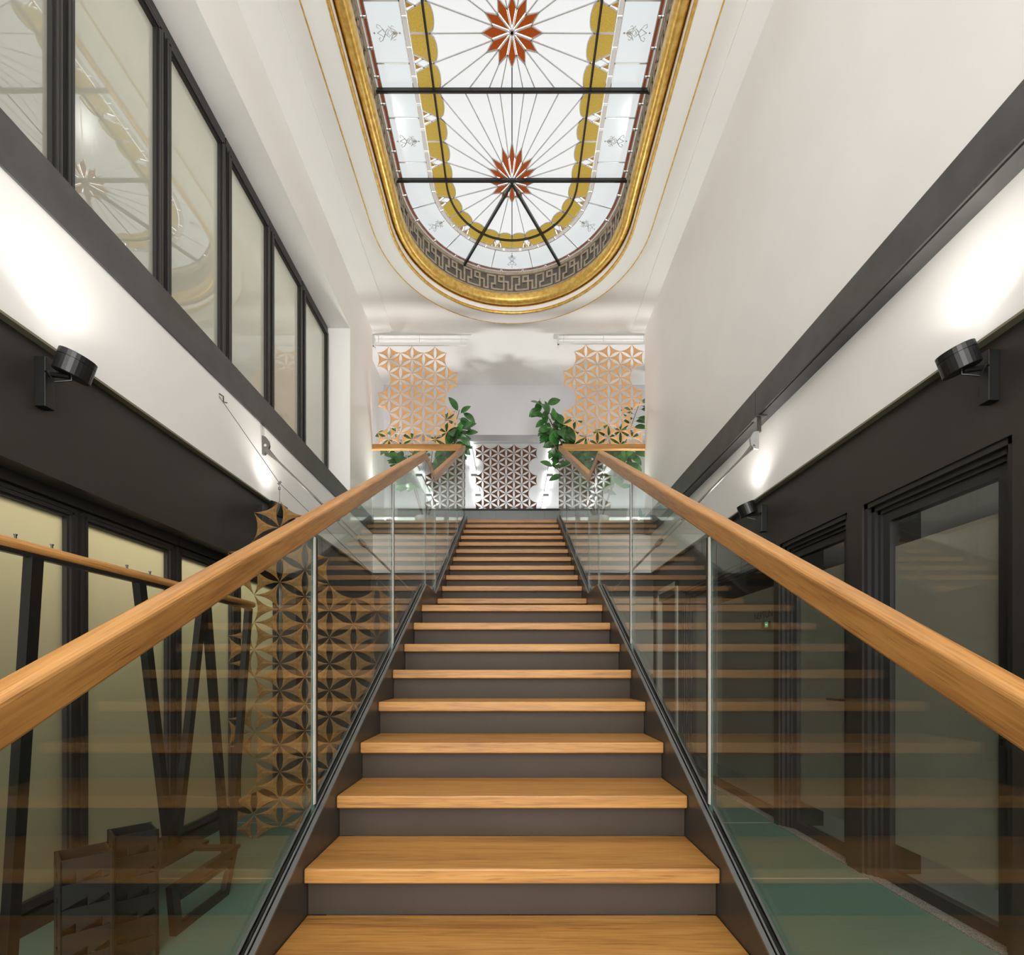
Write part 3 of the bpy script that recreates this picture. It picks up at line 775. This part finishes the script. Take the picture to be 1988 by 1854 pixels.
rows_back = [(c + (.5 if r % 2 else 0), r) for r in range(5) for c in range(3)]
YP = 7.72; kx = YP / 980
felt_screen('tan felt screen of petal cutouts hanging above the left balcony rail', M['felt_tan'], (-1.882, YP, 4.768), 0, rows_back)
felt_screen('tan felt screen of petal cutouts hanging above the right balcony rail', M['felt_tan'], (1.835, YP, 4.795), 0, rows_back, mirror=-1)
rows_mid = [(c + (.5 if r % 2 else 0), r) for r in range(5) for c in range(4 - r % 2)]
felt_screen('backlit chestnut brown felt screen hanging in the middle behind the stair head', M['felt_red_backlit'], (-.662, 11.4, 4.925), 0, rows_mid)
hx = [(.5, 0), (0, 1), (1, 1), (.5, 2), (1.5, 2), (2.5, 2), (0, 3), (1, 3), (2, 3), (.5, 4), (1.5, 4), (2.5, 4), (0, 5), (1, 5), (2, 5), (.5, 6), (1.5, 6), (0, 7), (1, 7)]
YAW = math.radians(15)
FS = Vector((-1.912, 3.74, 1.075))      # centre of the (column 0, row 0) position
fs = felt_screen('dimmed golden brown felt screen hanging from a wire in the left aisle', M['felt_gold_dim'], tuple(FS), YAW, hx)
def fs_pt(cx, dz): return FS + Vector((math.cos(YAW) * cx * SP * math.sqrt(3), math.sin(YAW) * cx * SP * math.sqrt(3), dz))
# wires that carry it
wr_ = thing('hanging_wire', 'thin steel wire from the left wall down to the stair holding the brown screen', 'wire', (-XL, 3.62, 1.97))
h1 = fs_pt(.5, SP); h2 = fs_pt(2.5, -3 * SP + SP)
wa = Vector((-XL, 3.62, 1.97)); wb_ = h1 + Vector((0, -.005, .13)); wc = h2 + Vector((0, -.005, .06)); wd = Vector((-.74, 4.0, .42))
q = MB(); q.tube([wa, wb_, wc, wd], .0025, 5); q.build('wire', M['steel'], wr_)
q = MB(); q.tube([wa + Vector((.0, 0, .02)), wa + Vector((.03, 0, .0)), wa + Vector((.02, .02, -.03)), wa + Vector((.05, .01, -.04))], .005, 5); q.build('eye_hook', M['steel'], wr_)
for a, b in ((wb_, h1), (wc, h2)):
    q = MB(); q.tube([a + Vector((.012, 0, .012)), a + Vector((-.012, 0, -.008))], .007, 6); q.tube([a, a + Vector((0, 0, -.02)), b + Vector((0, 0, -.002))], .0022, 5)
    q.tube([a + Vector((0, 0, -.03)), a + Vector((0, 0, -.05))], .008, 6); q.build('hook', M['steel'], wr_)
# white rails under the ceiling that carry the two tan screens
for x0, x1, side, zz in ((-2.13, -.70, 'left', 4.975), (.70, 2.10, 'right', 5.0)):
    t = thing('hanging_rail', 'white ceiling rail carrying the tan screen on the %s' % side, 'rail', ((x0 + x1) / 2, YP, zz))
    q = MB(); q.box(x0, x1, YP - .015, YP + .02, zz, zz + .035); q.build('bar', M['pot'], t)
    q = MB(); q.box(x0, x1, YP + .09, YP + .1, 5.06, 5.085); q.build('back_bar', M['pot'], t)
    q = MB()
    for f in (.06, .5, .94): q.tube([(x0 + (x1 - x0) * f, YP, zz + .03), (x0 + (x1 - x0) * f, YP, CE)], .004, 6)
    q.box(x0, x0 + .02, YP - .01, YP + .1, zz, CE)
    q.build('hanger', M['pot'], t)

# ---------------------------------------------------------------- wall lamps
def wall_lamp(sx, y, z, label):
    x = sx * XD; t = thing('wall_lamp', label, 'lamp', (x, y, z), 'black wall lamps on the dark walls')
    i = -sx                                             # towards the hall
    q = MB(); q.box(x, x + i * .048, y, y + .05, z - .112, z + .112); q.build('back_plate', M['black'], t, bevel=.002)
    ax = Vector((i * .36, 0, .93)).normalized(); e1 = Vector((0, 1, 0)); e2 = ax.cross(e1)
    c = Vector((x + i * .155, y + .03, z + .082))
    def ring(h, r): return [tuple(c + ax * h + e1 * (r * math.cos(2 * math.pi * k / 28)) + e2 * (r * math.sin(2 * math.pi * k / 28))) for k in range(28)]
    def lathe(pf, m, nm, par):
        q = MB(); q.grid([ring(h, r) for h, r in pf], cv=True); return q.build(nm, M[m], par)
    hd = lathe([(-.05, .001), (-.05, .068), (-.047, .071), (.018, .071), (.018, .066), (.021, .066)], 'black', 'head', t)
    lathe([(.021, .066), (.021, .071), (.046, .071), (.048, .069), (.048, .060), (.040, .058)], 'black', 'cap_ring', hd)
    lathe([(.040, .058), (.040, .001)], 'lens', 'lens', hd)
    q = MB(); q.tube([(x + i * .046, y + .028, z + .045), tuple(c - ax * .052 + e2 * 0)], .012, 8); q.build('arm', M['black'], t)
    q = MB(); p0 = Vector((x + i * .05, y - .002, z + .04)); p3 = c - ax * .05 + Vector((i * .03, -.03, 0))
    q.tube([p0, p0 + Vector((i * .02, -.01, -.005)), p0 + Vector((i * .06, -.02, -.06)), p3 + Vector((0, 0, -.035)), p3], .004, 6); q.build('cable', M['black'], t)
    L_ = bpy.data.lights.new('wall_lamp_light', 'SPOT'); L_.energy = LAMP; L_.spot_size = math.radians(150); L_.spot_blend = .8; L_.color = (1, .95, .88); L_.shadow_soft_size = .04
    lo = bpy.data.objects.new('wall_lamp_light', L_); COL.objects.link(lo); lo.location = c + ax * .055
    lo.rotation_euler = Vector((-sx * .5, 0, 1)).to_track_quat('-Z', 'Y').to_euler()
for sx_, sn in ((-1, 'left'), (1, 'right')):  # unseen lamps added behind the view to brighten the ceiling
    wall_lamp(sx_, .25, 1.3, 'added black wall lamp on the %s wall beside the camera, outside the picture' % sn)
    wall_lamp(sx_, -1.75, 1.3, 'added black wall lamp on the %s wall near the entrance, outside the picture' % sn)
wall_lamp(-1, 2.262, 1.302, 'black cylinder wall lamp high on the left wall nearest the camera')
wall_lamp(1, 2.215, 1.302, 'black cylinder wall lamp on the right wall above the nearest door')
wall_lamp(-1, 4.24, 1.285, 'black wall lamp on the left wall half hidden by the brown felt screen')
wall_lamp(1, 4.23, 1.285, 'smaller looking black wall lamp on the right wall beyond the handrail')

# ---------------------------------------------------------------- tension rods from the walls to the stair landing
def tension_rod(sx, a, b, label):
    t = thing('tension_rod', label, 'rod', a); a, b = Vector(a), Vector(b); d = (b - a).normalized()
    q = MB()
    if sx < 0:
        poly = [(0, .085), (.03, .075), (.055, .04), (.062, 0), (.05, -.045), (.02, -.075), (0, -.075)]
    else:
        poly = [(0, .075), (-.04, .07), (-.07, .02), (-.062, -.04), (-.038, -.065), (0, -.07)]
    q.prism([(a.x + px, a.z + pz) for px, pz in poly], 1, a.y - .012, a.y + .012); 
    q.build('bracket', M['steel'] if sx < 0 else M['grey'], t)
    q = MB(); q.tube([a + Vector((-sx * .03, -.016, 0)), a + Vector((-sx * .03, .016, 0))], .012, 10); q.build('bolt', M['chrome'], t)
    s = a + d * .05; L_ = (b - a).length; k0, k1 = a + d * (L_ * .44), a + d * (L_ * .60)
    q = MB(); q.tube([s, s + d * .10, s + d * .13, k0], [.024, .012, .009, .009], 8); q.tube([k1, b], .009, 8); rd = q.build('rod', M['steel'], t)
    q = MB(); e = d.cross(Vector((0, 1, 0))).normalized()
    for k in (-1, 1): q.bar(k0 + e * (.017 * k), k1 + e * (.017 * k), .010, .008)
    for c in (k0, k1):
        f = 1 if c is k1 else -1
        q.tube([c - d * .014, c + d * .022, c + d * (.022 + .02 * f)], [.021, .021, .014], 8)
        q.tube([c - d * (.02 * f), c - d * (.04 * f)], .01, 8)
    q.build('turnbuckle', M['steel'], rd)
tension_rod(-1, (-XL, 4.25, 1.895), (-.735, 4.35, .56), 'dark tension rod with turnbuckle from left wall to stair landing')
tension_rod(1, (2.0, 4.10, 1.87), (.735, 4.35, .56), 'dark tension rod with turnbuckle from right beam to stair landing')
t = thing('bracket_post', 'small pale post under the right beam above the rod bracket', 'bracket', (2.02, 4.1, 2.0))
q = MB(); q.box(1.995, 2.02, 4.09, 4.11, 1.94, 2.058); q.box(1.965, 2.05, 4.05, 4.15, 2.05, 2.058); q.build('post', M['steel'], t)

# ---------------------------------------------------------------- coat rack in the left aisle
cr = thing('coat_rack', 'coat rack with round oak rail and black slanted legs in the left aisle', 'coat rack', (-1.9, 2.5, FL))
XRk, ZRk = -1.80, .46
q = MB(); ys_ = [1.0, 3.50, 3.515, 3.522]; q.tube([(XRk, y, ZRk) for y in ys_], [.021, .021, .017, .008], 14); q.build('rail', M['oaky'], cr, smooth=True)
q = MB(); q.box(XRk - .012, XRk + .012, 1.0, 3.47, ZRk - .036, ZRk - .019); q.build('under_rail', M['black'], cr)
for a, b in (((XRk, 1.90, ZRk - .03), (-1.95, 1.945, FL)), ((XRk, 2.436, ZRk - .03), (-1.95, 2.87, -1.0)), ((XRk, 2.94, ZRk - .03), (-1.95, 2.93, -1.0)),
             ((XRk, 2.965, ZRk - .03), (-1.95, 3.44, FL)), ((XRk, 3.45, ZRk - .03), (-1.95, 3.50, FL)), ((XRk, 1.42, ZRk - .03), (-1.95, 1.90, FL))):
    q = MB(); q.bar(a, b, .036, .046); q.build('leg', M['black'], cr)
for y in (1.83, 1.975, 2.36, 2.51, 2.9):
    q = MB(); q.tube([(XRk, y, ZRk + .018), (XRk, y, ZRk + .032)], .004, 6); q.tube([(XRk, y, ZRk + .032), (XRk, y, ZRk + .037)], .006, 6); q.build('peg', M['black'], cr)
q = MB(); q.box(-2.10, -1.80, 2.36, 3.0, -1.02, -1.0); q.box(-1.80, -1.57, 2.86, 2.92, -1.02, -1.0); q.build('shelf', M['black'], cr)
q = MB()
b_ = [(2.36, FL), (2.80, FL), (2.90, -1.0), (2.33, -1.0)]
i_ = [(2.405, FL + .042), (2.765, FL + .042), (2.845, -1.045), (2.385, -1.045)]
for x0 in (-1.60, -2.09):
    vs = [(x0, y, z) for y, z in b_ + i_] + [(x0 + .03, y, z) for y, z in b_ + i_]
    fs_ = []
    for k in range(4):
        j = (k + 1) % 4; fs_ += [(k, j, 4 + j, 4 + k), (8 + k, 12 + k, 12 + j, 8 + j), (k, 8 + k, 8 + j, j), (4 + k, 4 + j, 12 + j, 12 + k)]
    q.add(vs, fs_)
q.box(-1.60, -1.57, 2.40, 2.86, -1.085, -1.06)
q.build('loop_foot', M['black'], cr)
# two openwork umbrella stands of folded sheet
def umbrella_stand(x, y, w_, h, rot, label):
    t = thing('umbrella_stand', label, 'stand', (x, y, FL), 'folded sheet stands on the left floor'); 
    n = 6; th = h / n
    for k in range(n):
        z0 = FL + k * th; q = MB(); hw = w_ / 2; fl_ = 1 if k % 2 == 0 else -1
        cs = [(-hw, -hw), (hw, -hw), (hw, hw), (-hw, hw)]
        for s in range(4):
            (ax_, ay), (bx, by) = cs[s], cs[(s + 1) % 4]
            ca, sa = math.cos(rot), math.sin(rot)
            def R2(px, py): return (x + px * ca - py * sa, y + px * sa + py * ca)
            A, B = R2(ax_, ay), R2(bx, by); Mx = ((A[0] + B[0]) / 2, (A[1] + B[1]) / 2)
            inx, iny = x - Mx[0], y - Mx[1]; l_ = math.hypot(inx, iny); inx, iny = inx / l_ * .006, iny / l_ * .006
            # zigzag sheet: full height at one third, pinched to leave slanted slots
            pts = [(0, 0, 1.), (.52, .36, 1.), (.521, 0, 1.), (1, .40, 1.)]
            if fl_ < 0: pts = [(0, .2, 1.), (.3, .40, 1.), (.301, 0, 1.), (.8, .36, 1.), (.801, .0, 1.), (1, .14, 1.)]
            for (u0, a0, b0), (u1, a1, b1) in zip(pts, pts[1:]):
                P0 = (A[0] + (B[0] - A[0]) * u0, A[1] + (B[1] - A[1]) * u0); P1 = (A[0] + (B[0] - A[0]) * u1, A[1] + (B[1] - A[1]) * u1)
                q.add([(*P0, z0 + a0 * th), (*P1, z0 + a1 * th), (*P1, z0 + b1 * th), (*P0, z0 + b0 * th),
                       (P0[0] + inx, P0[1] + iny, z0 + a0 * th), (P1[0] + inx, P1[1] + iny, z0 + a1 * th), (P1[0] + inx, P1[1] + iny, z0 + b1 * th), (P0[0] + inx, P0[1] + iny, z0 + b0 * th)],
                      [(0, 1, 2, 3), (7, 6, 5, 4), (3, 2, 6, 7), (1, 0, 4, 5), (0, 3, 7, 4), (2, 1, 5, 6)])
        q.build('folded_tier', M['black'], t)
    q = MB()
    for sxx, syy in cs:
        ca, sa = math.cos(rot), math.sin(rot); px, py = sxx * .98, syy * .98
        X_, Y_ = x + px * ca - py * sa, y + px * sa + py * ca; q.box(X_ - .005, X_ + .005, Y_ - .005, Y_ + .005, FL, FL + h)
    q.build('corner_post', M['black'], t)
umbrella_stand(-1.64, 1.935, .152, .55, .80, 'dark folded metal stand nearest the camera on the left floor')
umbrella_stand(-1.655, 2.205, .150, .55, .80, 'dark folded metal stand between the first stand and the coat rack shelf')

# ---------------------------------------------------------------- upper hall: rubber plants, desk, pendants
def leaf_mesh():
    q = MB(); n = 6; Ln, Wd = .225, .060
    mid, l_, r_ = [], [], []
    for i in range(n + 1):
        u = i / n; w_ = Wd * (math.sin(math.pi * min(1, u * 1.0)) ** .75) * (1.12 - .25 * u); zz = -.05 * u * u
        mid.append((u * Ln, 0, zz)); l_.append((u * Ln, w_, zz + .012 * math.sin(math.pi * u))); r_.append((u * Ln, -w_, zz + .012 * math.sin(math.pi * u)))
    q.grid([l_, mid, r_]); q.tube([(-.03, 0, .004), (0, 0, 0)], .003, 4)
    me = bpy.data.meshes.new('leaf'); me.from_pydata(q.v, [], q.f); me.materials.append(M['leaf'])
    me.polygons.foreach_set('use_smooth', [True] * len(me.polygons)); me.update(); return me
LEAF = leaf_mesh()
def rubber_plant(base, clusters, label):
    t = thing('rubber_plant', label, 'plant', base); bx, by, bz = base
    q = MB(); rr = [(bz, .13), (bz + .28, .17), (bz + .28, .155), (bz + .25, .15), (bz + .25, .001)]
    q.grid([[(bx + r * math.cos(2 * math.pi * k / 20), by + r * math.sin(2 * math.pi * k / 20), z) for k in range(20)] for z, r in rr], cv=True); q.build('pot', M['pot'], t)
    inv = Vector(base)
    for (cx, cy, cz, spread, n) in clusters:
        n = int(n * 2.1)
        end = Vector((cx, cy, cz)); st_ = Vector((bx + (cx - bx) * .06, by, bz + .25)); md = st_.lerp(end, .5) + Vector((0, .04, .12))
        pts = [st_.lerp(md, u / 3).lerp(md.lerp(end, u / 3), u / 3) for u in range(4)]
        q = MB(); q.tube(pts, [.012, .010, .008, .005], 6); q.build('stem', M['stem'], t)
        for k in range(n):
            f = .45 + .55 * k / max(1, n - 1)
            p = st_.lerp(md, f).lerp(md.lerp(end, f), f)
            a = k * 2.399 + random.uniform(-.4, .4)
            p = p + Vector((math.cos(a) * spread * .35, math.sin(a) * spread * .2, random.uniform(-.5, .5) * spread * .5))
            d = Vector((math.cos(a), math.sin(a) * .35 - .1, random.uniform(-.9, .6))).normalized()
            up = Vector((random.uniform(-.5, .5), -1, random.uniform(.1, .7))); side = up.cross(d).normalized(); nn = d.cross(side)
            s = random.uniform(.8, 1.12)
            m4 = Matrix((d, side, nn)).transposed().to_4x4(); m4 = Matrix.Translation(p - inv) @ m4 @ Matrix.Scale(s, 4)
            o = bpy.data.objects.new('leaf', LEAF); COL.objects.link(o); o.parent = t; o.matrix_local = m4
rubber_plant((-1.45, 8.42, UP), [(-.86, 8.3, 4.30, .22, 18), (-.84, 8.3, 4.02, .26, 22), (-1.3, 8.3, 3.72, .35, 22), (-1.95, 8.35, 3.95, .35, 18), (-1.75, 8.3, 3.55, .35, 22)],
             'rubber plant with broad dark leaves behind the left tan screen')
rubber_plant((1.45, 8.42, UP), [(.46, 8.25, 4.42, .2, 16), (.62, 8.25, 4.12, .3, 26), (.90, 8.3, 3.98, .25, 20), (1.25, 8.3, 3.85, .35, 26), (1.65, 8.3, 4.0, .35, 26), (2.1, 8.3, 4.42, .2, 12), (1.95, 8.3, 3.7, .35, 22), (1.3, 8.3, 3.5, .4, 20), (.66, 8.15, 3.68, .12, 4), (.68, 8.1, 3.30, .12, 4)],
             'larger rubber plant with broad leaves behind the right tan screen')
t = thing('small_succulent', 'small blue green two leaved plant in a white pot by the right balcony glass', 'plant', (2.0, 7.78, UP))
q = MB(); q.grid([[(2.0 + r * math.cos(2 * math.pi * k / 14), 7.78 + r * math.sin(2 * math.pi * k / 14), z) for k in range(14)] for z, r in ((UP, .025), (UP + .07, .035), (UP + .07, .03), (UP + .06, .001))], cv=True); q.build('pot', M['pot'], t)
for dx, lean, hh in ((-.03, -.02, .17), (.05, .07, .13)):
    q = MB(); rows = []
    for i in range(7):
        u = i / 6; w_ = .028 * math.sin(math.pi * (.06 + .94 * u)) + .003
        rows.append([(2.0 + dx * .3 + lean * u - w_, 7.78, UP + .06 + hh * u), (2.0 + dx * .3 + lean * u, 7.768, UP + .06 + hh * u), (2.0 + dx * .3 + lean * u + w_, 7.78, UP + .06 + hh * u)])
    q.grid(rows); q.build('leaf', M['teal_leaf'], t, smooth=True)
for sx, sn in ((-1, 'left'), (1, 'right')):  # lamps added to brighten the upper hall and its ceiling
    x, y = sx * 1.93, 7.95
    t = thing('added_uplight', 'short black uplight added on the upper floor behind the %s balcony glass' % sn, 'lamp', (x, y, UP))
    q = MB(); q.grid([[(x + r_ * math.cos(2 * math.pi * k / 18), y + r_ * math.sin(2 * math.pi * k / 18), z) for k in range(18)] for z, r_ in ((UP, .05), (UP + .12, .05), (UP + .12, .045), (UP + .10, .043))], cv=True); hd = q.build('housing', M['black'], t)
    q = MB(); q.grid([[(x + r_ * math.cos(2 * math.pi * k / 18), y + r_ * math.sin(2 * math.pi * k / 18), UP + .10) for k in range(18)] for r_ in (.043, .001)], cv=True); q.build('lens', M['lens'], hd)
    L_ = bpy.data.lights.new('uplight', 'SPOT'); L_.energy = 58; L_.spot_size = math.radians(150); L_.spot_blend = .8; L_.color = (1, .98, .96); L_.shadow_soft_size = .09
    lo = bpy.data.objects.new('uplight', L_); COL.objects.link(lo); lo.location = (x, y, UP + .13); lo.rotation_euler = Vector((-sx * .35, -.15, 1)).to_track_quat('-Z', 'Y').to_euler()
dk = thing('reception_desk', 'grey panelled reception desk under the chestnut screen on the upper floor', 'desk', (0, 11.0, UP))
q = MB(); q.box(-1.03, 1.0, 10.75, 11.3, UP, 3.42); ca = q.build('carcass', M['cabinet'], dk)
q = MB(); q.box(-1.05, 1.02, 10.72, 11.32, 3.42, 3.455); q.build('top', M['frame'], dk)
for i in range(6):
    x0 = -1.04 + i * .343; q = MB(); q.box(x0 + .024, x0 + .35, 10.735, 10.75, UP + .05, 3.41); q.build('front_panel', M['cabinet'], ca)
for sx, side in ((-1, 'left'), (1, 'right')):
    for k, y in enumerate((11.34, 12.93, 14.4)):
        t = thing('pendant_light', '%s linear pendant lamp of the %s row on the rear ceiling' % (('nearest', 'middle', 'farthest')[k], side), 'lamp', (sx * .97, y, 5.0), 'linear pendants over the rear hall')
        q = MB(); q.box(sx * .97 - .08, sx * .97 + .08, y, y + 1.3, 5.0, 5.06); hs = q.build('housing', M['cabinet'], t)
        q = MB(); q.box(sx * .97 - .07, sx * .97 + .07, y + .02, y + 1.28, 4.992, 5.0); q.build('diffuser', M['tube'], hs)
        q = MB(); q.box(sx * .97 - .07, sx * .97 + .07, y + .02, y + 1.28, 5.06, 5.064); q.build('added_upper_diffuser', M['upglow'], hs)  # added glowing top face that brightens the rear ceiling
        q = MB(); q.tube([(sx * .97, y + .2, 5.06), (sx * .97, y + .2, CE)], .004, 5); q.tube([(sx * .97, y + 1.1, 5.06), (sx * .97, y + 1.1, CE)], .004, 5); q.build('hanger', M['steel'], t)
t = thing('hanging_rail', 'white ceiling rail carrying the chestnut screen over the desk', 'rail', (0, 11.4, 5.1))
q = MB(); q.box(-.88, .66, 11.385, 11.415, 5.13, 5.14 + .002); q.build('bar', M['pot'], t)

# ---------------------------------------------------------------- lettering and access panel on the right partition
def text(body, size, loc, m, label):
    c = bpy.data.curves.new('lettering', 'FONT'); c.body = body; c.size = size; c.extrude = .0008; c.align_x = 'CENTER'
    c.materials.append(m); f = bpy.data.objects.new('font', c); COL.objects.link(f)
    me = bpy.data.meshes.new_from_object(f.evaluated_get(bpy.context.evaluated_depsgraph_get())); bpy.data.objects.remove(f)
    o = bpy.data.objects.new('lettering', me); COL.objects.link(o); o.location = loc
    o.rotation_euler = (math.pi / 2, 0, -math.pi / 2); return o
o = text('NEPTUN', .085, (2.2285, 4.48, .470), M['ink'], ''); o.name = 'room_lettering'
tag(o, 'room name NEPTUN in dark letters on the glass partition at the right', 'lettering')
t = thing('access_panel', 'small black access panel with green screen on the right glass partition', 'panel', (2.225, 4.40, .40))
q = MB(); q.box(2.205, 2.228, 4.345, 4.465, .378, .43); hs = q.build('housing', M['black'], t)
q = MB(); q.box(2.203, 2.205, 4.348, 4.40, .381, .427); q.build('screen', M['green_led'], hs)
o = text('Frei', .022, (2.2025, 4.374, .397), M['letter_white'], ''); attach(o, hs)
